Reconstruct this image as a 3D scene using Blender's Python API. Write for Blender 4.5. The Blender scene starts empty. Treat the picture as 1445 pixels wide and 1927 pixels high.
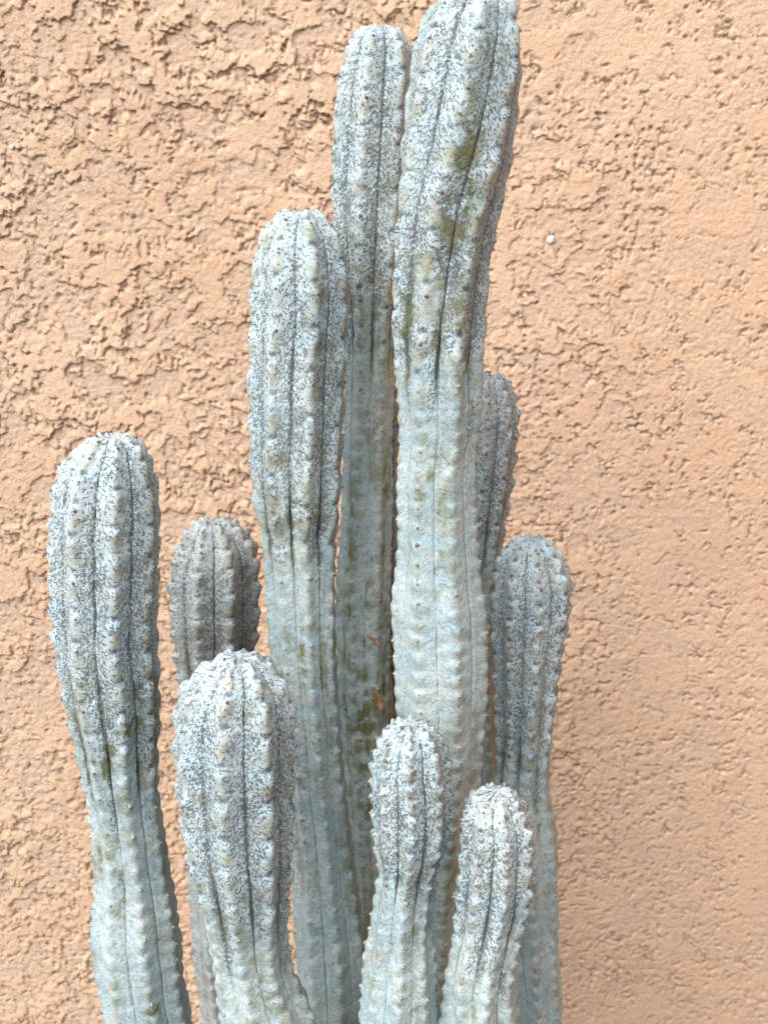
import bpy, math
import numpy as np
from mathutils import Vector, Matrix

# ------------------------------------------------------------------ camera, sky, sun, exposure
scene = bpy.context.scene
C = scene.collection
CAM_Z = 1.05
PITCH = math.radians(16.0)          # looking slightly down on the shorter stems
PW, PH = 1445.0, 1927.0             # size of the photograph in pixels
F = 2066.0                          # focal length in photograph pixels

cam = bpy.data.cameras.new('camera')
cam.sensor_fit = 'VERTICAL'
cam.angle = 2 * math.atan(PH / 2 / F)
cam.clip_start = 0.02
cam.clip_end = 200
cam_o = bpy.data.objects.new('camera', cam)
C.objects.link(cam_o)
cam_o.location = (0, 0, CAM_Z)
cam_o.rotation_euler = (math.pi / 2 - PITCH, 0, 0)
scene.camera = cam_o
cam.dof.use_dof = True
cam.dof.focus_distance = 0.57
cam.dof.aperture_fstop = 11.0

SUN_DIR = Vector((-0.55, -0.68, 1.00)).normalized()
world = bpy.data.worlds.new('World')
scene.world = world
world.use_nodes = True
wn = world.node_tree.nodes
sky = wn.new('ShaderNodeTexSky')
sky.sky_type = 'NISHITA'
sky.sun_disc = False
sky.sun_elevation = math.asin(SUN_DIR.z)
sky.sun_rotation = math.atan2(SUN_DIR.x, SUN_DIR.y)
sky.dust_density = 0.6
world.node_tree.links.new(sky.outputs[0], wn['Background'].inputs[0])
wn['Background'].inputs[1].default_value = 0.09

sun = bpy.data.lights.new('sun', 'SUN')
sun.energy = 2.0
sun.angle = math.radians(58)
sun.color = (0.97, 0.985, 1.0)
sun_o = bpy.data.objects.new('sun', sun)
C.objects.link(sun_o)
sun_o.location = (-1.5, -2, 4)
sun_o.rotation_euler = SUN_DIR.to_track_quat('Z', 'Y').to_euler()

vs = scene.view_settings
vs.view_transform = 'Standard'
vs.look = 'None'
vs.gamma = 1.0
vs.use_curve_mapping = False
vs.exposure = 1.76
scene.cycles.use_denoising = True
scene.cycles.max_bounces = 5
scene.cycles.diffuse_bounces = 4

# ------------------------------------------------------------------ helpers
fwd = np.array([0, math.cos(PITCH), -math.sin(PITCH)])
upv = np.array([0, math.sin(PITCH), math.cos(PITCH)])
rgt = np.array([1.0, 0, 0])
WALL_Y = 0.93


def at(px, py, Y):
    """point where the ray of a photograph pixel meets the upright plane y = Y, and its depth"""
    d = rgt * (px - PW / 2) / F + upv * -(py - PH / 2) / F + fwd
    t = Y / d[1]
    p = d * t
    return np.array([p[0], p[1], p[2] + CAM_Z]), t


_rng = np.random.default_rng(7)
_P = _rng.permutation(256).astype(np.int64)
_P = np.concatenate([_P, _P])
_G = _rng.normal(size=(256, 3))
_G /= np.linalg.norm(_G, axis=1)[:, None]


def perlin(x, y, z):
    x, y, z = np.broadcast_arrays(np.asarray(x, float), np.asarray(y, float), np.asarray(z, float))
    xi, yi, zi = np.floor(x), np.floor(y), np.floor(z)
    xf, yf, zf = x - xi, y - yi, z - zi
    xi, yi, zi = xi.astype(np.int64) & 255, yi.astype(np.int64) & 255, zi.astype(np.int64) & 255
    u = xf * xf * xf * (xf * (xf * 6 - 15) + 10)
    v = yf * yf * yf * (yf * (yf * 6 - 15) + 10)
    w = zf * zf * zf * (zf * (zf * 6 - 15) + 10)
    out = 0
    for dx in (0, 1):
        wx = u if dx else 1 - u
        for dy in (0, 1):
            wy = v if dy else 1 - v
            for dz in (0, 1):
                wz = w if dz else 1 - w
                g = _G[_P[_P[_P[(xi + dx) & 255] + ((yi + dy) & 255)] + ((zi + dz) & 255)]]
                out = out + wx * wy * wz * (g[..., 0] * (xf - dx) + g[..., 1] * (yf - dy) + g[..., 2] * (zf - dz))
    return out * 1.6          # roughly -1 .. 1


def fbm(x, y, z, octv=3, gain=0.5):
    a, s, f = 1.0, 0, 1.0
    for o in range(octv):
        s = s + a * perlin(x * f + 17.3 * o, y * f + 5.1 * o, z * f + 9.7 * o)
        a *= gain
        f *= 2.03
    return s


def sstep(a, b, x):
    t = np.clip((x - a) / (b - a), 0, 1)
    return t * t * (3 - 2 * t)


def pchip(xk, yk, x):
    """monotone cubic interpolation"""
    xk, yk = np.asarray(xk, float), np.asarray(yk, float)
    h = np.diff(xk)
    d = np.diff(yk) / h
    m = np.zeros_like(yk)
    for i in range(1, len(xk) - 1):
        if d[i - 1] * d[i] > 0:
            w1, w2 = 2 * h[i] + h[i - 1], h[i] + 2 * h[i - 1]
            m[i] = (w1 + w2) / (w1 / d[i - 1] + w2 / d[i])
    m[0], m[-1] = d[0], d[-1]
    i = np.clip(np.searchsorted(xk, x) - 1, 0, len(h) - 1)
    t = (x - xk[i]) / h[i]
    return ((1 + 2 * t) * (1 - t) ** 2 * yk[i] + t * (1 - t) ** 2 * h[i] * m[i]
            + t * t * (3 - 2 * t) * yk[i + 1] + t * t * (t - 1) * h[i] * m[i + 1])


def grid_mesh(name, co, wrap, caps=None):
    """mesh from a grid of points (rows, columns, 3); wrap closes the columns"""
    nr, nc = co.shape[:2]
    v = co.reshape(-1, 3)
    r = np.arange(nr - 1)[:, None]
    c = np.arange(nc if wrap else nc - 1)[None, :]
    c1 = (c + 1) % nc
    q = np.stack([r * nc + c, r * nc + c1, (r + 1) * nc + c1, (r + 1) * nc + c], -1).reshape(-1, 4)
    me = bpy.data.meshes.new(name)
    me.vertices.add(len(v))
    me.vertices.foreach_set('co', v.astype(np.float32).ravel())
    me.loops.add(q.size)
    me.loops.foreach_set('vertex_index', q.astype(np.int32).ravel())
    me.polygons.add(len(q))
    me.polygons.foreach_set('loop_start', np.arange(0, q.size, 4, dtype=np.int32))
    me.polygons.foreach_set('use_smooth', np.ones(len(q), dtype=bool))
    me.update(calc_edges=True)
    return me


def attr(me, name, a, typ='FLOAT'):
    at_ = me.attributes.new(name, typ, 'POINT')
    at_.data.foreach_set('value' if typ == 'FLOAT' else 'vector', np.ascontiguousarray(a, dtype=np.float32).ravel())


def link(name, me, parent=None, mat=None):
    o = bpy.data.objects.new(name, me)
    C.objects.link(o)
    if parent is not None:
        o.parent = parent
    if mat is not None and not me.materials:
        me.materials.append(mat)
    return o


def box_mesh(name, x0, x1, y0, y1, z0, z1):
    v = [(x, y, z) for z in (z0, z1) for y in (y0, y1) for x in (x0, x1)]
    f = [(0, 2, 3, 1), (4, 5, 7, 6), (0, 1, 5, 4), (2, 6, 7, 3), (0, 4, 6, 2), (1, 3, 7, 5)]
    me = bpy.data.meshes.new(name)
    me.from_pydata(v, [], f)
    return me


class NT:
    """short-hand for building a node material"""
    def __init__(self, name):
        self.m = bpy.data.materials.new(name)
        self.m.use_nodes = True
        self.t = self.m.node_tree
        self.b = self.t.nodes['Principled BSDF']

    def n(self, typ, **kw):
        nd = self.t.nodes.new(typ)
        for k, v in kw.items():
            if k.startswith('i_'):
                nd.inputs[k[2:].replace('_', ' ')].default_value = v
            else:
                setattr(nd, k, v)
        return nd

    def l(self, a, b):
        self.t.links.new(a, b)

    def put(self, v, sock):
        if hasattr(v, 'is_linked'):
            self.l(v, sock)
        else:
            sock.default_value = v

    def math(self, op, a, b=0.0, c=0.0, clamp=False):
        nd = self.n('ShaderNodeMath', operation=op, use_clamp=clamp)
        self.put(a, nd.inputs[0]); self.put(b, nd.inputs[1]); self.put(c, nd.inputs[2])
        return nd.outputs[0]

    def ramp(self, x, a, b, lo=0.0, hi=1.0):
        nd = self.n('ShaderNodeMapRange', interpolation_type='SMOOTHSTEP')
        self.put(x, nd.inputs[0]); self.put(a, nd.inputs[1]); self.put(b, nd.inputs[2])
        self.put(lo, nd.inputs[3]); self.put(hi, nd.inputs[4])
        return nd.outputs[0]

    def mix(self, f, a, b):
        nd = self.n('ShaderNodeMix', data_type='RGBA')
        self.put(f, nd.inputs[0]); self.put(a, nd.inputs[6]); self.put(b, nd.inputs[7])
        return nd.outputs[2]

    def attr(self, name, vec=False):
        nd = self.n('ShaderNodeAttribute', attribute_name=name)
        return nd.outputs['Vector' if vec else 'Fac']

    def noise(self, vec, scale, detail=2.0, rough=0.5, dist=0.0):
        nd = self.n('ShaderNodeTexNoise')
        self.l(vec, nd.inputs['Vector'])
        nd.inputs['Scale'].default_value = scale
        nd.inputs['Detail'].default_value = detail
        nd.inputs['Roughness'].default_value = rough
        nd.inputs['Distortion'].default_value = dist
        return nd.outputs['Fac']

    def scalev(self, vec, s, off=(0, 0, 0)):
        nd = self.n('ShaderNodeMapping')
        self.l(vec, nd.inputs[0])
        nd.inputs['Scale'].default_value = s
        nd.inputs['Location'].default_value = off
        return nd.outputs[0]

    def bump(self, h, strength, dist, normal=None):
        nd = self.n('ShaderNodeBump')
        nd.inputs['Strength'].default_value = strength
        nd.inputs['Distance'].default_value = dist
        self.l(h, nd.inputs['Height'])
        if normal is not None:
            self.l(normal, nd.inputs['Normal'])
        return nd.outputs[0]

    def done(self, col, rough=0.8, normal=None, spec=0.3):
        self.put(col, self.b.inputs['Base Color'])
        self.put(rough, self.b.inputs['Roughness'])
        self.b.inputs['Specular IOR Level'].default_value = spec
        if normal is not None:
            self.l(normal, self.b.inputs['Normal'])
        return self.m


def rgb(r, g, b):
    return (r, g, b, 1.0)


# ------------------------------------------------------------------ materials
def wall_material():
    m = NT('peach_stucco')
    p = m.n('ShaderNodeTexCoord').outputs['Object']
    big = m.noise(p, 5.0, 3.0, 0.55)
    mid = m.noise(p, 45.0, 3.0, 0.6)
    fine = m.noise(p, 420.0, 3.0, 0.65)
    col = m.mix(m.ramp(big, 0.35, 0.65), rgb(0.56, 0.350, 0.212), rgb(0.60, 0.388, 0.245))
    # thinner ground coat between the knocked-down plaster is a little greyer and pinker
    col = m.mix(m.math('MULTIPLY', m.attr('plateau'), 0.75), m.mix(0.5, col, rgb(0.485, 0.335, 0.235)), col)
    col = m.mix(m.math('MULTIPLY', m.ramp(mid, 0.45, 0.75), 0.35), col, rgb(0.51, 0.355, 0.24))
    col = m.mix(m.math('MULTIPLY', m.ramp(fine, 0.62, 0.74), 0.55), col, rgb(0.62, 0.46, 0.34))
    col = m.mix(m.math('MULTIPLY', m.ramp(fine, 0.42, 0.30), 0.60), col, rgb(0.30, 0.15, 0.08))
    h = m.math('ADD', m.noise(p, 850.0, 2.0, 0.7), m.math('MULTIPLY', m.noise(p, 260.0, 2.0, 0.6), 1.3))
    nrm = m.bump(h, 0.8, 0.0013)
    return m.done(col, 0.92, nrm, 0.15)


def stem_material():
    m = NT('waxy_grey_skin')
    pc = m.attr('pcoord', True)
    ob = m.n('ShaderNodeTexCoord').outputs['Object']
    mark, age, crest, olive, tint = (m.attr(k) for k in ('mark', 'age', 'crest', 'olive', 'tint'))
    # short dark wrinkles where the wax has cracked, drawn out along the feathered direction of each rib face
    warp = m.n('ShaderNodeTexNoise'); m.l(pc, warp.inputs['Vector'])
    warp.inputs['Scale'].default_value = 160.0
    va = m.n('ShaderNodeVectorMath', operation='MULTIPLY_ADD')
    m.l(warp.outputs['Color'], va.inputs[0]); va.inputs[1].default_value = (0.0018, 0.0018, 0.0018); m.l(pc, va.inputs[2])
    pw = va.outputs[0]
    n1 = m.noise(m.scalev(pw, (1.0, 1.0, 0.85)), 500.0, 1.0, 0.4, 0.5)
    n1b = m.noise(m.scalev(pw, (0.9, 0.9, 0.8), (5, 2, 8)), 480.0, 0.0, 0.4, 0.3)
    n2 = m.noise(m.scalev(pw, (0.9, 0.9, 0.75), (3, 7, 1)), 1000.0, 1.0, 0.4, 0.2)
    patch = m.noise(ob, 75.0, 2.0, 0.6)
    patch2 = m.noise(ob, 24.0, 2.0, 0.6)
    dens = m.math('ADD', m.math('ADD', mark, m.math('MULTIPLY', m.math('SUBTRACT', patch, 0.5), 0.8)), m.math('MULTIPLY', m.math('SUBTRACT', patch2, 0.5), 0.7))
    worm = m.ramp(m.math('ABSOLUTE', m.math('SUBTRACT', n1, 0.5)), 0.022, 0.048, 1.0, 0.0)
    keep = m.ramp(m.math('SUBTRACT', m.math('MULTIPLY_ADD', dens, 0.42, 0.36), n1b), -0.02, 0.03)
    d1 = m.math('MULTIPLY', worm, keep)
    d2 = m.ramp(m.math('SUBTRACT', m.math('MULTIPLY_ADD', dens, 0.20, 0.30), n2), -0.012, 0.03)
    dark = m.math('MULTIPLY', m.math('MAXIMUM', d1, d2), m.math('MULTIPLY_ADD', age, -0.55, 1.0))
    # fine crazing of the older, smoother skin
    n3 = m.noise(m.scalev(pw, (0.55, 0.55, 1.0)), 480.0, 2.0, 0.5, 0.8)
    craze = m.math('MULTIPLY', m.ramp(m.math('ABSOLUTE', m.math('SUBTRACT', n3, 0.5)), 0.0, 0.035, 1.0, 0.0), age)
    soft = m.noise(ob, 28.0, 3.0, 0.6)
    soft2 = m.noise(ob, 120.0, 3.0, 0.6)
    wax = m.mix(m.ramp(soft, 0.35, 0.65), rgb(0.375, 0.445, 0.445), rgb(0.435, 0.475, 0.455))
    old = m.mix(m.ramp(soft, 0.38, 0.62), rgb(0.325, 0.395, 0.385), rgb(0.405, 0.445, 0.41))
    old = m.mix(m.ramp(soft2, 0.5, 0.75), old, rgb(0.42, 0.41, 0.345))
    col = m.mix(age, wax, old)
    # tan below the areoles, olive stains in patches, some of it painted-in shade
    tanm = m.math('MULTIPLY', crest, m.ramp(soft2, 0.40, 0.62, 0.25, 0.95))
    col = m.mix(tanm, col, rgb(0.37, 0.33, 0.235))
    ol = m.math('MULTIPLY', m.math('MULTIPLY', olive, 1.3), m.ramp(soft2, 0.34, 0.60), 0.0, True)
    col = m.mix(ol, col, rgb(0.15, 0.145, 0.06))
    col = m.mix(m.attr('streak'), col, rgb(0.055, 0.06, 0.03))
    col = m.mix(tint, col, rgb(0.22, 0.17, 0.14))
    col = m.mix(m.math('MULTIPLY', craze, 0.4), col, rgb(0.13, 0.15, 0.148))
    dcol = m.mix(m.ramp(m.noise(ob, 60.0), 0.4, 0.6), rgb(0.052, 0.058, 0.058), rgb(0.12, 0.108, 0.088))
    col = m.mix(m.math('MULTIPLY', dark, 0.78), col, dcol)
    col = m.mix(m.attr('scar'), col, rgb(0.03, 0.035, 0.035))
    hgt = m.math('SUBTRACT', m.math('MULTIPLY', m.noise(m.scalev(pw, (0.8, 0.8, 1.0)), 380.0, 3.0, 0.6), 0.9),
                 m.math('ADD', m.math('MULTIPLY', dark, 0.75), m.math('MULTIPLY', craze, 0.25)))
    nrm = m.bump(hgt, 0.8, 0.0009)
    return m.done(col, 0.72, nrm, 0.25)


def plain(name, c0, c1, scale, rough, spec=0.4, bump=0.0):
    m = NT(name)
    ob = m.n('ShaderNodeTexCoord').outputs['Object']
    nz = m.noise(ob, scale, 3.0, 0.6)
    nrm = m.bump(nz, 0.6, bump) if bump else None
    return m.done(m.mix(m.ramp(nz, 0.35, 0.65), rgb(*c0), rgb(*c1)), rough, nrm, spec)


M_WALL = wall_material()
M_STEM = stem_material()
M_BUD_RED = plain('russet_bud', (0.11, 0.055, 0.042), (0.20, 0.125, 0.095), 900, 0.45, 0.5)
M_BUD_PALE = plain('cream_bud', (0.32, 0.30, 0.22), (0.15, 0.13, 0.07), 700, 0.25, 0.6)
M_LEAF = plain('dry_leaf', (0.20, 0.085, 0.04), (0.30, 0.16, 0.075), 250, 0.7, 0.3, 0.0004)
M_CHIP = plain('white_stone', (0.52, 0.44, 0.34), (0.62, 0.56, 0.46), 200, 0.6, 0.3)
M_CORE = plain('masonry', (0.45, 0.43, 0.40), (0.36, 0.34, 0.32), 30, 0.9, 0.2)
M_GROUND = plain('gravel_soil', (0.07, 0.055, 0.042), (0.12, 0.095, 0.072), 60, 0.95, 0.2, 0.01)

# ------------------------------------------------------------------ ground
gs = np.concatenate([np.linspace(-60, -3, 20), np.linspace(-2.8, 2.8, 57), np.linspace(3, 60, 20)])
gx, gy = np.meshgrid(gs, gs)
gz = np.where((abs(gx) < 3) & (abs(gy) < 3), 0.006 * fbm(gx * 6, gy * 6, 0 * gx, 3), 0.0)
ground = link('ground', grid_mesh('ground', np.stack([gx, gy, gz], -1), False), None, M_GROUND)
ground['kind'] = 'structure'

# ------------------------------------------------------------------ stucco wall
def axis(lo, hi, flo, fhi, step, cstep):
    return np.concatenate([np.arange(lo, flo, cstep), np.arange(flo, fhi, step), np.arange(fhi, hi + cstep, cstep)])


xs = axis(-1.8, 1.8, -0.46, 0.46, 0.0012, 0.012)
zs = axis(-0.02, 2.2, 0.16, 1.20, 0.0012, 0.012)
X, Z = np.meshgrid(xs, zs)
O = np.zeros_like(X)
wx = X + 0.004 * fbm(X * 70, Z * 70, O + 3, 2)
wz = Z + 0.004 * fbm(X * 70, Z * 70, O + 9, 2)
right = sstep(-0.05, 0.28, X + 0.10 * fbm(X * 4, Z * 4, O, 2))      # the plaster lies flatter on this side
low = sstep(0.75, 0.40, Z)
f1 = fbm(wx * 32, wz * 36, O + 1.5, 4, 0.6) + 0.10 * perlin(X * 240, Z * 240, O + 4)
f2 = fbm(wx * 76, wz * 80, O + 7.5, 3, 0.6) + 0.14 * perlin(X * 260, Z * 260, O + 8)
crumb = fbm(X * 210, Z * 210, O + 2, 2)
rough = sstep(-0.35, 0.45, fbm(X * 9, Z * 9, O + 33, 3))            # lumpy stretches between calmer ones
p1 = sstep(0.03, 0.08, f1 - 0.05)
p2 = sstep(0.05, 0.13, f2 - 0.20 + 0.05 * low) * (0.25 + 0.75 * rough)
amp1 = 0.0022 * (1 - 0.86 * right) * (1 - 0.35 * low) * (0.55 + 0.45 * rough)
amp2 = 0.0016 * (1 - 0.74 * right)
edge1 = np.exp(-((f1 - 0.045) / 0.036) ** 2) * sstep(-0.05, 0.35, fbm(X * 55, Z * 55, O + 12, 2))
edge2 = np.exp(-((f2 - 0.20) / 0.044) ** 2) * sstep(0.0, 0.40, fbm(X * 60, Z * 60, O + 15, 2)) * (0.35 + 0.65 * rough)
flat = 1 - 0.60 * np.maximum(p1, 0.6 * p2)
grain = (0.00050 * fbm(X * 170, Z * 170, O + 5, 3, 0.7) + 0.00030 * perlin(X * 420, Z * 420, O + 6)) * flat * (1 - 0.3 * right)
pit = 0.0028 * sstep(0.40, 0.58, perlin(X * 190, Z * 190, O + 21)) * sstep(-0.1, 0.45, fbm(X * 18, Z * 18, O + 22, 2) + 0.30 * low + 0.25 * low * (1 - right))
h = amp1 * p1 + amp2 * p2 * (1 - 0.4 * p1) + grain - 0.0030 * np.maximum(edge1, edge2)
h = h + 0.0009 * fbm(X * 7, Z * 7, O + 30, 2) - pit + 0.0006 * crumb * np.maximum(edge1, edge2)
# lumps were dragged down by the float, so their lower lips hang over
lip = np.clip(h, 0, None)
co = np.stack([X + 0.35 * lip, WALL_Y - h, Z - 0.95 * lip], -1)
wall_me = grid_mesh('stucco_coat', co, False)
attr(wall_me, 'plateau', np.clip(np.maximum(p1, p2), 0, 1))

wall = bpy.data.objects.new('stucco_wall', None)
C.objects.link(wall)
wall.location = (0, WALL_Y, 0)
wall['label'] = 'peach orange wall of rough knocked-down stucco behind the cactus'
wall['category'] = 'wall'
inv = Matrix.Translation((0, -WALL_Y, 0))


def wall_part(name, me, mat):
    o = link(name, me, wall, mat)
    o.matrix_parent_inverse = inv
    return o


wall_part('stucco_coat', wall_me, M_WALL)
wall_part('masonry_core', box_mesh('masonry_core', -1.8, 1.8, WALL_Y + 0.010, WALL_Y + 0.20, -0.1, 2.19), M_CORE)


# unseen return wall, inferred from the stems' warm sides, added for its bounce
CORNER_X = 1.05
ys = np.linspace(-0.8, WALL_Y + 0.004, 420)
zr = np.linspace(-0.02, 2.2, 360)
YY, ZZ = np.meshgrid(ys, zr)
OO = np.zeros_like(YY)
fr_ = fbm(YY * 30, ZZ * 33, OO + 51, 4, 0.6)
pr_ = sstep(0.02, 0.16, fr_ - 0.05)
hr = 0.0022 * pr_ + 0.0006 * fbm(YY * 90, ZZ * 90, OO + 53, 2)
ret = bpy.data.objects.new('stucco_wall', None)
C.objects.link(ret)
ret.location = (CORNER_X, -0.3, 0)
ret['label'] = 'unseen peach stucco return wall added for its warm bounce on the cactus'
ret['category'] = 'wall'
rme = grid_mesh('stucco_coat', np.stack([CORNER_X - hr, YY, ZZ - 0.9 * hr], -1)[:, ::-1], False)
attr(rme, 'plateau', pr_[:, ::-1])
for nm, me_, mt_ in (('stucco_coat', rme, M_WALL), ('masonry_core', box_mesh('masonry_core', CORNER_X + 0.010, CORNER_X + 0.2, -0.8, WALL_Y + 0.008, -0.1, 2.19), M_CORE)):
    o = link(nm, me_, ret, mt_)
    o.matrix_parent_inverse = Matrix.Translation((-CORNER_X, 0.3, 0))


def pebble(name, r, squash, seed):
    """lumpy little stone"""
    th = np.linspace(0.0, math.pi, 7)[1:-1]
    ph = np.linspace(0, 2 * math.pi, 9)[:-1]
    rg = np.random.default_rng(seed)
    v = [(0, 0, r)]
    for t in th:
        for p in ph:
            k = r * (0.6 + 0.6 * rg.random())
            v.append((k * math.sin(t) * math.cos(p), squash * k * math.sin(t) * math.sin(p), k * math.cos(t)))
    v.append((0, 0, -r))
    f = [(0, 1 + j, 1 + (j + 1) % 8) for j in range(8)]
    for i in range(4):
        for j in range(8):
            a, b = 1 + i * 8 + j, 1 + i * 8 + (j + 1) % 8
            f.append((a, a + 8, b + 8, b))
    f += [(33 + j, 41, 33 + (j + 1) % 8) for j in range(8)]
    me = bpy.data.meshes.new(name)
    me.from_pydata(v, [], f)
    for pl in me.polygons:
        pl.use_smooth = True
    return me


for px, py, r in ((1037, 451, 0.0036), (24, 277, 0.0022), (1437, 472, 0.0018)):
    p, _ = at(px, py, WALL_Y)
    o = wall_part('stone_chip', pebble('stone_chip', r, 0.35, int(px)), M_CHIP)
    o.location = (p[0], WALL_Y - 0.0010, p[2])

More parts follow.
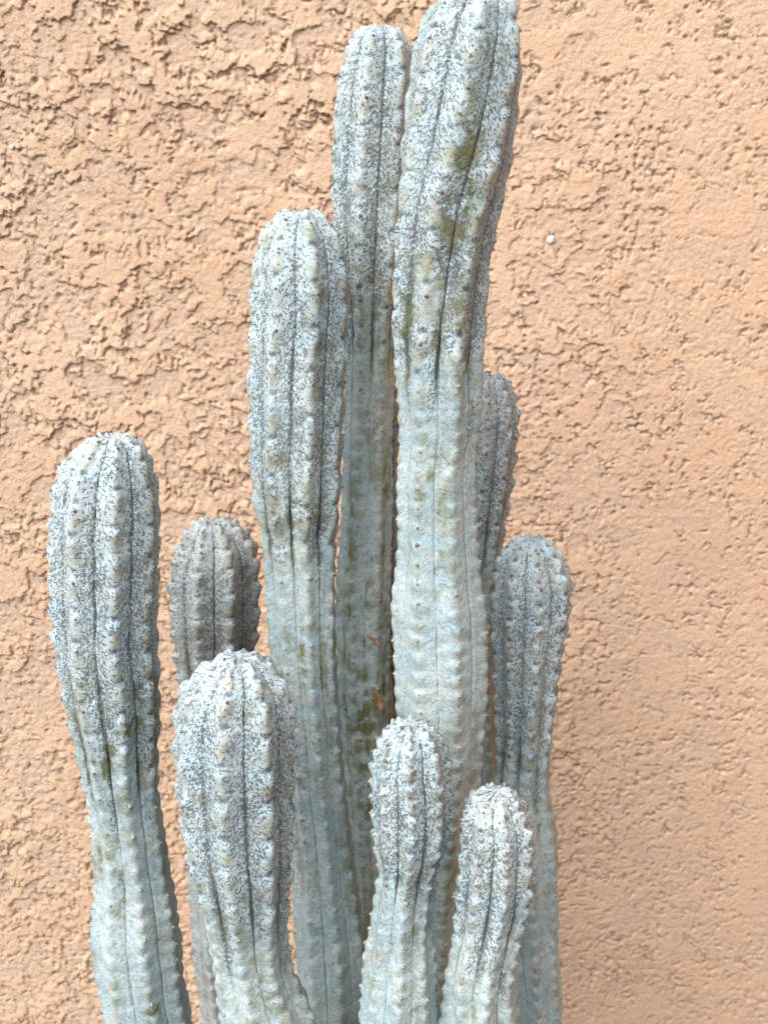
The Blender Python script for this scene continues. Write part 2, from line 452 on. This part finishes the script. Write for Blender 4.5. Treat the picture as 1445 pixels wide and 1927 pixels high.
# ------------------------------------------------------------------ the cactus
# outlines, traced except for the last two unseen stems: (row, left edge, right edge) in photograph pixels, first row is the apex
STEMS = [
    dict(label='tallest stem, pale blue-white head above a scaly olive waist', Y=0.56, n=7, g0=-25, twist=-0.9, seg=690, pu=84, pl=34, tA=0.034, blue=0.0,
         olive=((600, 140, 0.9),), patch=((420, 170, 0.75, 12, 26), (130, 90, 0.5, 10, 18), (900, 90, 0.55, -5, 30)), o=[(-14, 880, 880), (0, 822, 965), (50, 790, 980), (100, 778, 987), (150, 768, 985), (200, 762, 978), (300, 752, 962),
            (400, 742, 940), (500, 739, 922), (600, 738, 913), (680, 740, 912), (740, 745, 910), (800, 752, 905), (850, 752, 898),
            (900, 748, 897), (1000, 747, 900), (1060, 744, 904), (1150, 738, 914), (1250, 741, 916), (1340, 746, 912), (1450, 752, 905), (1600, 748, 886), (1760, 746, 872), (1927, 748, 866)]),
    dict(label='tall stem half hidden behind the tallest one, olive low down with shade painted in', Y=0.637, n=7, g0=13, twist=-0.25, seg=640, pu=68, pl=33, tA=0.034, blue=0.0,
         olive=((1300, 180, 0.95), (620, 90, 0.5)), patch=((1380, 170, 0.95, 5, 55), (1367, 20, 1.3, -18, 26), (520, 120, 0.6, -5, 25), (1100, 200, 0.8, -35, 12), (1050, 200, 0.8, 50, 12)), o=[(42, 712, 712), (52, 680, 745), (70, 658, 764), (100, 645, 776), (150, 633, 783), (200, 627, 784), (300, 622, 780), (400, 622, 774), (500, 630, 765),  # the broad low patch is shade painted into the skin colour
            (600, 645, 750), (700, 648, 743), (800, 645, 740), (900, 642, 739), (1000, 637, 738), (1100, 632, 736), (1200, 632, 732), (1300, 635, 730), (1400, 640, 730),
            (1550, 650, 738), (1700, 660, 738), (1927, 668, 738)]),
    dict(label='broad stem with a flat-topped ribbed head, speckled down to mid-height', Y=0.585, n=8, g0=-5, twist=-0.15, seg=990, pu=78, pl=44, tA=0.042, blue=0.0,
         olive=((980, 90, 0.6), (1230, 90, 0.35)), patch=((1225, 75, 1.2, -2, 6), (760, 260, 0.5, 32, 16), (900, 120, 0.5, -30, 14), (1230, 70, 0.5, -50, 12)), o=[(391, 566, 566), (398, 530, 602), (412, 512, 616), (450, 484, 642), (500, 473, 655), (550, 469, 660), (600, 468, 658), (700, 467, 652), (800, 470, 648),
            (900, 473, 645), (950, 477, 642), (1000, 487, 637), (1050, 495, 635), (1100, 500, 633), (1200, 507, 633), (1300, 518, 638), (1400, 530, 645), (1500, 540, 652),
            (1600, 548, 665), (1700, 552, 680), (1800, 556, 690), (1927, 562, 694)]),
    dict(label='speckled stem standing apart from the clump, head leaning out over bare wall', Y=0.55, n=8, g0=-13, twist=0.0, seg=1430, pu=62, pl=36, tA=0.042, blue=0.0,
         olive=((1370, 110, 0.85), (1600, 60, 0.35)), patch=((1340, 40, 0.9, 14, 12), (1600, 60, 0.6, -25, 14), (1870, 60, 0.9, 10, 14)), o=[(814, 208, 208), (820, 178, 242), (834, 156, 264), (870, 119, 287), (920, 103, 297), (980, 98, 301), (1100, 98, 297), (1200, 104, 294), (1300, 121, 299), (1400, 143, 300),
            (1450, 151, 299), (1500, 164, 299), (1550, 172, 305), (1600, 177, 312), (1650, 178, 320), (1700, 175, 330), (1750, 172, 337), (1800, 178, 344), (1850, 189, 348), (1927, 200, 362)]),
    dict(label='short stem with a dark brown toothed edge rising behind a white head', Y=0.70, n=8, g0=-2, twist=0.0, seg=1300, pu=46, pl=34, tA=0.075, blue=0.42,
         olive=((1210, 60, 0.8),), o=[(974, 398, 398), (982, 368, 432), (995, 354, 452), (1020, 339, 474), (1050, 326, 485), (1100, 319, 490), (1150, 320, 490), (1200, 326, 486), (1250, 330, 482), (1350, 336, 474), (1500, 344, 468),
            (1600, 350, 468), (1700, 355, 470), (1800, 364, 474), (1927, 380, 484)]),
    dict(label='stout white-headed stem in the foreground, narrowing to a smooth waist', Y=0.50, n=8, g0=9, twist=0.10, seg=1690, pu=72, pl=34, tA=0.058, blue=0.0,
         olive=((1760, 120, 0.3),), o=[(1226, 447, 447), (1233, 420, 478), (1246, 396, 502), (1265, 372, 524), (1300, 342, 546), (1350, 330, 556), (1400, 328, 555), (1500, 336, 552), (1600, 350, 550), (1650, 362, 548), (1700, 375, 545), (1750, 388, 542),
            (1800, 398, 547), (1850, 406, 562), (1927, 416, 596)]),
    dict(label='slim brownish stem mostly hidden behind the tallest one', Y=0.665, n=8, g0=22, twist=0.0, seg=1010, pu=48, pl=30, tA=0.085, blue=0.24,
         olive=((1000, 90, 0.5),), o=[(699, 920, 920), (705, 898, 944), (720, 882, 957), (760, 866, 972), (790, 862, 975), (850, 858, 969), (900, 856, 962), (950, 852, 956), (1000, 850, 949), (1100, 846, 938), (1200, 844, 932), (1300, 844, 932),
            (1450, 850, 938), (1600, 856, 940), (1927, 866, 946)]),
    dict(label='small pale stem with saw-toothed ribs, shortest but one in the clump', Y=0.49, n=8, g0=-22, twist=0.0, seg=1640, pu=37, pl=33, tA=0.072, blue=0.0,
         olive=((1650, 40, 0.6), (1760, 60, 0.5)), o=[(1353, 772, 772), (1359, 748, 800), (1370, 728, 818), (1388, 711, 834), (1420, 703, 842), (1470, 700, 849), (1530, 702, 848), (1580, 703, 844), (1640, 708, 826), (1700, 703, 818), (1740, 698, 815),
            (1800, 686, 820), (1850, 680, 822), (1927, 675, 823)]),
    dict(label='lowest stem with a crown of bluish pointed teeth', Y=0.49, n=8, g0=-4, twist=-0.35, seg=1740, pu=42, pl=36, tA=0.066, blue=0.0,
         olive=((1760, 60, 0.4),), o=[(1478, 936, 936), (1484, 914, 958), (1496, 890, 972), (1520, 872, 990), (1560, 865, 1004), (1620, 862, 1005), (1700, 855, 999), (1750, 849, 989), (1800, 840, 976), (1850, 833, 970), (1927, 825, 974)]),
    dict(label='rounded speckled stem beside the open wall, ribs dark on one side', Y=0.625, n=8, g0=-9, twist=0.0, seg=1420, pu=42, pl=34, tA=0.060, blue=0.03,
         olive=((1420, 90, 0.6), (1540, 40, 0.4)), o=[(1006, 1000, 1000), (1012, 976, 1024), (1026, 956, 1042), (1055, 933, 1062), (1100, 925, 1074), (1150, 922, 1071), (1200, 927, 1064), (1280, 931, 1051), (1350, 934, 1043), (1450, 932, 1034), (1500, 930, 1036),
            (1545, 928, 1045), (1620, 930, 1050), (1700, 932, 1050), (1800, 938, 1052), (1927, 946, 1056)]),
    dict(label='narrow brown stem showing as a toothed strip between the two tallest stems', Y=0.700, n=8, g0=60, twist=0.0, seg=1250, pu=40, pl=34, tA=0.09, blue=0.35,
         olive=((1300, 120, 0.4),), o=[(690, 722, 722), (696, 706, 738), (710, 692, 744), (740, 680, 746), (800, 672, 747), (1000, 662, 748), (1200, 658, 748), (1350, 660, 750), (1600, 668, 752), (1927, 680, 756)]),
    dict(label=None, Y=0.665, n=8, g0=0, twist=0.0, seg=1500, pu=44, pl=34, tA=0.06, blue=0.1, olive=((1700, 150, 0.4),),  # unseen stem added to block light from the left inside the clump
         o=[(1180, 588, 588), (1190, 562, 612), (1210, 552, 622), (1260, 548, 628), (1500, 556, 636), (1927, 580, 656)]),
    dict(label=None, Y=0.645, n=8, g0=0, twist=0.0, seg=1500, pu=44, pl=34, tA=0.06, blue=0.1, olive=((1700, 150, 0.4),),  # second unseen stem, added to keep light from the right out
         o=[(1060, 800, 800), (1070, 776, 826), (1090, 768, 834), (1140, 764, 838), (1500, 766, 836), (1927, 776, 836)]),
]

plant = bpy.data.objects.new('columnar_cactus', None)
C.objects.link(plant)
plant.location = (0.02, 0.59, 0)
plant['label'] = 'clump of pale grey-blue ribbed columnar cactus stems in front of the peach wall'
plant['category'] = 'cactus'
pinv = Matrix.Translation((-0.02, -0.59, 0))

bud_jobs = []          # (pixels across, position, outward direction, radius, pale?, stem object)


def build_stem(k, S):
    rg = np.random.default_rng(100 + k)
    Y, n = S['Y'], S['n']
    rows = []
    for (py, xl, xr) in S['o']:
        p, dep = at((xl + xr) / 2, py, Y)
        rows.append((p[0], p[2], (xr - xl) / 2 / F * dep, py, dep))
    rows = np.array(rows)
    # down to the ground, drawing gently together towards the root
    xb, zb, rb = rows[-1, 0], rows[-1, 1], rows[-1, 2]
    ground_x = xb * 0.96
    ext = []
    for t, dpy in ((0.25, 300), (0.6, 800), (1.0, 1400)):
        ext.append((xb + (ground_x - xb) * t, zb + (-0.03 - zb) * t, rb * (1 - 0.06 * t), 1927 + dpy, rows[-1, 4] * 1.1))
    K = np.vstack([rows, np.array(ext)])
    z_k = K[::-1, 1]
    r2_k = (K[::-1, 2]) ** 2
    x_k = K[::-1, 0].copy()
    py_k = K[::-1, 3]
    dep_k = K[::-1, 4]
    ztop = K[0, 1]
    zd = np.concatenate([np.linspace(-0.03, zb - 0.02, 80)[:-1], np.linspace(zb - 0.02, ztop - 0.02, 900)[:-1],
                         ztop - 0.02 * np.linspace(1, 0, 400) ** 2])
    rd = np.sqrt(np.clip(pchip(z_k, r2_k, zd), 0, None))
    xd = pchip(z_k, x_k, zd)
    pyd = np.interp(zd, z_k, py_k)
    depd = np.interp(zd, z_k, dep_k)
    # smooth the axis so the traced rows leave no kinks
    ker = np.hanning(41); ker /= ker.sum()
    pad = 20
    xd = np.convolve(np.pad(xd, pad, mode='edge'), ker, 'valid')
    # arc length from the apex down
    zd, rd, xd, pyd, depd = (a[::-1] for a in (zd, rd, xd, pyd, depd))
    s = np.concatenate([[0], np.cumsum(np.hypot(np.diff(zd), np.diff(rd)))])
    s_vis = np.interp(-(zb - 0.02), -zd, s)
    st = np.concatenate([np.linspace(0.0003, 0.03, 34)[:-1], np.arange(0.03, s_vis, 0.0013), np.arange(s_vis, s[-1], 0.008), [s[-1]]])
    z, r, x, py, dep = (np.interp(st, s, a) for a in (zd, rd, xd, pyd, depd))
    # normal of the profile in (radius, height)
    dr, dz = np.gradient(r, st), np.gradient(z, st)
    ln = np.hypot(dr, dz) + 1e-9
    nr_, nz_ = -dz / ln, dr / ln
    # columns: m per rib, closer together at the grooves
    mcol = 20
    u = (np.arange(mcol) + 0.5) / mcol * 2 - 1
    phi1 = 0.35 * u + 0.65 * np.sin(u * math.pi / 2)
    phi = np.tile(phi1, n)[None, :]
    rib = np.repeat(np.arange(n), mcol)
    px_m = dep / F                                     # metres per photograph pixel along the stem
    view = -math.atan2(float(np.mean(rows[:, 0])), Y)
    base = math.radians(S['g0']) + math.pi / n + view
    sg = np.interp(S['seg'], K[:, 3], K[:, 1])         # height where the youngest growth ends
    s_seg = np.interp(-sg, -zd, s)
    twist = S['twist'] * (st - s_seg * 0.35) / 0.10 * 0.45
    twist = np.where(st > s_seg, S['twist'] * (s_seg * 0.65) / 0.10 * 0.45, twist)
    th = np.zeros((len(st), n * mcol))
    for j in range(n):
        wob = 0.05 * perlin(st * 22, j * 3.7 + k, 0.3) + 0.03 * perlin(st * 70, j * 3.7 + k, 5.3)
        c = slice(j * mcol, (j + 1) * mcol)
        th[:, c] = base + 2 * math.pi * j / n + twist[:, None] + phi[:, c] * math.pi / n
        th[:, c] += wob[:, None] * np.clip(st / 0.02, 0, 1)[:, None]
    young = sstep(s_seg + 0.012, s_seg - 0.012, st + 0.006 * perlin(st * 40, k, 1.0))
    ap_ = np.abs(phi)
    youngg = sstep(0.024, -0.020, (st[:, None] - s_seg) + 0.055 * fbm(st[:, None] * 24, th * 1.9, k + 0.5, 4, 0.6) - 0.020 * (ap_ - 0.5))
    ring = np.exp(-((st - s_seg) / 0.016) ** 2)        # the waist between two years' growth
    # grooves
    ap = np.abs(phi)
    tip = np.clip(r / (0.55 * r.max()), 0, 1)
    gnoise = 0.75 + 0.45 * perlin(st[:, None] * 25, rib[None, :] * 0 + np.round((rib + (phi[0] > 0)) % n)[None, :] * 5.3, k)
    # flat rib faces that meet in a blunt ridge and fall to a narrow groove
    gd = 1 - (0.108 * young + 0.092 * (1 - young))[:, None]
    apr = (np.sqrt(ap ** 2 + 0.03) - 0.1732) / 0.842
    Dx, Dy = gd * math.cos(math.pi / n) - 1, gd * math.sin(math.pi / n)
    al = apr * math.pi / n
    broad = 1 - Dy / (np.cos(al) * Dy - np.sin(al) * Dx)
    crease = (0.080 * young + 0.045 * (1 - young))[:, None] * np.clip(gnoise, 0.15, 1.4) * np.exp(-((1 - ap) / 0.058) ** 2) * (1 + 0.9 * ring[:, None])
    disp = -(broad + crease) * r[:, None] * (0.55 + 0.45 * tip[:, None])
    # tubercles with a leaf scar above and an areole on the point
    tub = np.zeros_like(disp)
    scar = np.zeros_like(disp)
    crestm = np.zeros_like(disp)
    buds = []
    for j in range(n):
        pos, sp = [], 0.004 + 0.006 * rg.random()
        while sp < s[-1]:
            pos.append(sp)
            yy = float(np.interp(sp, st, young))
            pit_ = (S['pu'] * yy + S['pl'] * (1 - yy)) * float(np.interp(sp, st, px_m))
            pit_ *= float(np.interp(sp, [0, 0.012, 0.035], [0.35, 0.6, 1.0]))
            sp += pit_ * (0.86 + 0.28 * rg.random())
        pos = np.array(pos)
        i = np.clip(np.searchsorted(pos, st) - 1, 0, len(pos) - 2)
        fr = np.clip((st - pos[i]) / (pos[i + 1] - pos[i]), 0, 1)
        pk = 0.30
        prof = np.where(fr < pk, sstep(0, pk, fr), sstep(1.0, pk, fr) ** 1.2)
        jit = (0.65 + 0.7 * rg.random(len(pos)))[i]
        c = slice(j * mcol, (j + 1) * mcol)
        f = phi[:, c]
        ampl = S['tA'] * r.max() * (0.42 + 0.58 * young) * np.clip(0.75 + 0.5 * r / r.max(), 0, 1.1)
        wide = 0.14 + 0.15 * prof
        tub[:, c] = (ampl * prof * jit)[:, None] * np.exp(-(f / wide[:, None]) ** 2)
        # the older skin swells broadly round every areole and folds between them
        tub[:, c] += (0.019 * r * (1 - young) * jit ** 2 * (np.sin(fr * math.pi) ** 1.5 - 0.4))[:, None] * np.exp(-(f / 0.60) ** 2)
        length = (pos[i + 1] - pos[i])
        sd = (fr * length)[:, None]
        sd = np.minimum(sd, length[:, None] - sd)
        on = (rg.random(len(pos)) < 0.78)[i][:, None] * np.clip(0.25 + young, 0, 1)[:, None]
        bend = 0.0011 * (f / 0.2) ** 2
        scar[:, c] = on * np.exp(-((sd + 0 * f - 0.0 + bend * 0.4) / 0.0012) ** 2) * sstep(0.30, 0.12, np.abs(f))
        crestm[:, c] = np.exp(-(f / 0.33) ** 2) * sstep(0.30, 0.55, fr)[:, None] * sstep(1.0, 0.8, fr)[:, None]
        for q in range(len(pos) - 1):
            sb = pos[q] + pk * (pos[q + 1] - pos[q])
            if sb < s_vis - 0.005:
                buds.append((j, sb))
    disp = disp + tub - 0.0006 * scar
    # hollow of the youngest growth at the very tip
    disp = disp - (0.0028 * np.exp(-(st / 0.006) ** 2))[:, None]
    # wrinkled skin
    ct, sn = np.cos(th), np.sin(th)
    r0 = r[:, None]
    q0x, q0y, q0z = x[:, None] + r0 * sn, Y - r0 * ct, z[:, None] + 0 * th
    wr = fbm(q0x * 170, q0y * 170, q0z * 150 + k, 3, 0.6)
    big = fbm(q0x * 28, q0y * 28, q0z * 22 + k * 3, 2)
    disp = disp + (0.00030 + 0.00012 * young[:, None]) * wr * np.clip(r0 / 0.012, 0.2, 1) + 0.0009 * big * np.clip(r0 / 0.015, 0, 1)
    disp = disp - (0.0010 * ring)[:, None] * (0.6 + fbm(th * 3, st[:, None] * 90, k, 2))
    R = np.clip(r0 + disp * nr_[:, None], 0.0002, None)
    zz = z[:, None] + disp * np.clip(nz_, 0, 1)[:, None]
    co = np.stack([x[:, None] + R * sn, Y - R * ct, zz], -1)
    # close the tip
    co[0] = co[0].mean(axis=0)
    me = grid_mesh('stem', co[::-1], True)
    fl = lambda a: np.ascontiguousarray(np.broadcast_to(a, disp.shape)[::-1])
    # coordinates along the skin, feathered away from each groove
    pcoord = np.stack([fl(q0x), fl(q0y), fl(q0z + (1 - ap) * (math.pi / n) * r0 * 0.55 + k * 3.1)], -1)
    attr(me, 'pcoord', pcoord, 'FLOAT_VECTOR')
    head = sstep(0.0, 0.05, st) * 0.45 + 0.55 * sstep(0.02, s_seg * 0.75, st)
    mk = (0.30 + 0.62 * head[:, None]) * (0.42 + 0.58 * ap ** 0.8) * (1 - 0.75 * crestm) * (0.02 + 0.98 * youngg)
    mk = mk + 0.22 * np.exp(-((1 - ap) / 0.2) ** 2) * (0.12 + 0.88 * youngg)
    attr(me, 'mark', fl(mk))
    attr(me, 'age', fl(1 - youngg))
    attr(me, 'crest', fl(np.clip(crestm * (0.6 + 0.3 * young[:, None]), 0, 1)))
    attr(me, 'scar', fl(np.clip(scar * 1.3, 0, 0.75)))
    ol = np.zeros_like(disp)
    rel = (th - view + math.pi) % (2 * math.pi) - math.pi
    for (cy, hw, a, ac, aw) in S.get('patch', ()):
        w = np.exp(-((py - cy) / hw) ** 2)[:, None] * np.exp(-((rel - math.radians(ac)) / math.radians(aw)) ** 2)
        ol = np.maximum(ol, a * w * (0.45 + 0.9 * sstep(-0.3, 0.5, fbm(th * 3.2, st[:, None] * 70, k + 45, 2))))
    for (cy, hw, a) in S['olive']:
        w = np.exp(-((py - cy) / hw) ** 2)[:, None]
        ol = np.maximum(ol, a * w * (0.25 + 0.75 * np.exp(-((1 - ap) / 0.35) ** 2)) * (0.4 + 0.9 * sstep(-0.2, 0.5, fbm(th * 2.2, st[:, None] * 45, k + 40, 2))))
    attr(me, 'olive', fl(np.clip(ol + 0.10 * youngg + 0.30 * sstep(0.1, 0.6, fbm(th * 1.2, st[:, None] * 30, k + 80, 3)) * youngg + 0.42 * (1 - youngg) * sstep(0.0, 0.6, fbm(th * 1.5, st[:, None] * 22, k + 60, 3)), 0, 1)))
    streak = np.exp(-((st - s_seg + 0.004) / (0.017 + 0.005 * (k % 3))) ** 2)[:, None] * np.exp(-((1 - ap) / 0.13) ** 2) * np.clip(gnoise, 0.1, 1.2)
    attr(me, 'streak', fl(np.clip(streak, 0, 0.95)))
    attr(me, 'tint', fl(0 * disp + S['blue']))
    o = link('stem', me, plant, M_STEM)
    o.matrix_parent_inverse = pinv
    if S['label']:
        o['label'] = S['label']
    # areoles on the points of the tubercles that face the room
    cols = {j: j * mcol + mcol // 2 for j in range(n)}
    for (j, sb) in buds:
        i = int(np.argmin(abs(st - sb)))
        a = th[i, cols[j]]
        facing = math.cos(a - view)
        if facing < -0.05:
            continue
        pos = co[i, cols[j]]
        out = np.array([math.sin(a), -math.cos(a), 0.25 + max(0, nz_[i])])
        yo = young[i]
        pale = rg.random() < (0.10 if yo > 0.5 else 0.92)
        rad = (0.00075 if yo > 0.5 else 0.00090) * (0.75 + 0.5 * rg.random())
        if rg.random() < (0.60 if yo > 0.5 else 0.40):
            size = rad / dep[i] * (0.25 + max(0, facing)) * (1 if py[i] < 1927 else 0.01)
            bud_jobs.append((size, pos, out / np.linalg.norm(out), rad, pale, o))
    return o


stem_objs = [build_stem(k, S) for k, S in enumerate(STEMS)]


def bud_mesh(name, mat):
    """little pointed cushion with a collar"""
    prof = [(1.25, -0.35), (1.15, 0.1), (0.85, 0.55), (0.40, 0.95)]
    v, f = [], []
    for (r, z) in prof:
        for j in range(6):
            v.append((r * math.cos(j * math.pi / 3), r * math.sin(j * math.pi / 3), z))
    v.append((0, 0, 1.1))
    for i in range(3):
        for j in range(6):
            a, b = i * 6 + j, i * 6 + (j + 1) % 6
            f.append((a, b, b + 6, a + 6))
    f += [(18 + j, 18 + (j + 1) % 6, 24) for j in range(6)]
    me = bpy.data.meshes.new(name)
    me.from_pydata(v, [], f)
    for p in me.polygons:
        p.use_smooth = True
    me.materials.append(mat)
    return me


BUD_RED, BUD_PALE = bud_mesh('bud', M_BUD_RED), bud_mesh('bud', M_BUD_PALE)
bud_jobs.sort(key=lambda b: -b[0])
rest = {}
for i, (size, pos, out, rad, pale, so) in enumerate(bud_jobs):
    q = Vector(out).to_track_quat('Z', 'Y')
    M = Matrix.Translation(Vector(pos) - Vector(out) * rad * 0.15) @ q.to_matrix().to_4x4() @ Matrix.Scale(rad, 4)
    me = BUD_PALE if pale else BUD_RED
    if i < 300:
        o = link('bud', me, so)
        o.matrix_basis = M
    else:
        rest.setdefault((so.name, pale), []).append(M)
for (sn_, pale), Ms in rest.items():
    src = BUD_PALE if pale else BUD_RED
    vv, ff = [], []
    for M in Ms:
        b = len(vv)
        vv += [tuple(M @ v.co) for v in src.vertices]
        ff += [tuple(b + a for a in p.vertices) for p in src.polygons]
    me = bpy.data.meshes.new('buds')
    me.from_pydata(vv, [], ff)
    for p in me.polygons:
        p.use_smooth = True
    o = link('buds', me, bpy.data.objects[sn_], src.materials[0])
    o['kind'] = 'stuff'


# ------------------------------------------------------------------ dry leaf scraps caught on the rear stem
def leaf(px, py, Y, length, width, roll, label):
    p, _ = at(px, py, Y)
    t = np.linspace(0, 1, 9)
    w = np.linspace(-1, 1, 5)
    T, Wd = np.meshgrid(t, w, indexing='ij')
    half = width / 2 * np.sin(np.clip(T, 0.02, 0.98) * math.pi) ** 0.7
    xx = Wd * half
    zz = (0.5 - T) * length
    yy = 0.5 * half * Wd ** 2 + 0.12 * length * np.sin(T * 3.0) + 0.0004 * perlin(T * 5, Wd * 2, px)
    me = grid_mesh('dry_leaf', np.stack([xx, yy, zz], -1), False)
    o = link('dry_leaf', me, None, M_LEAF)
    md = o.modifiers.new('thickness', 'SOLIDIFY')
    md.thickness = 0.0004
    o.location = p
    o.rotation_euler = (0, math.radians(roll), math.radians(-15))
    o['label'] = label
    o['category'] = 'leaf'
    return o


leaf(712, 1322, 0.6090, 0.012, 0.0048, -18, 'curled tan dry leaf scrap stuck low on the shaded rear stem')
leaf(703, 1206, 0.6100, 0.0095, 0.0020, -55, 'thin rust-red dry leaf sliver on the shaded rear stem above the tan scrap')
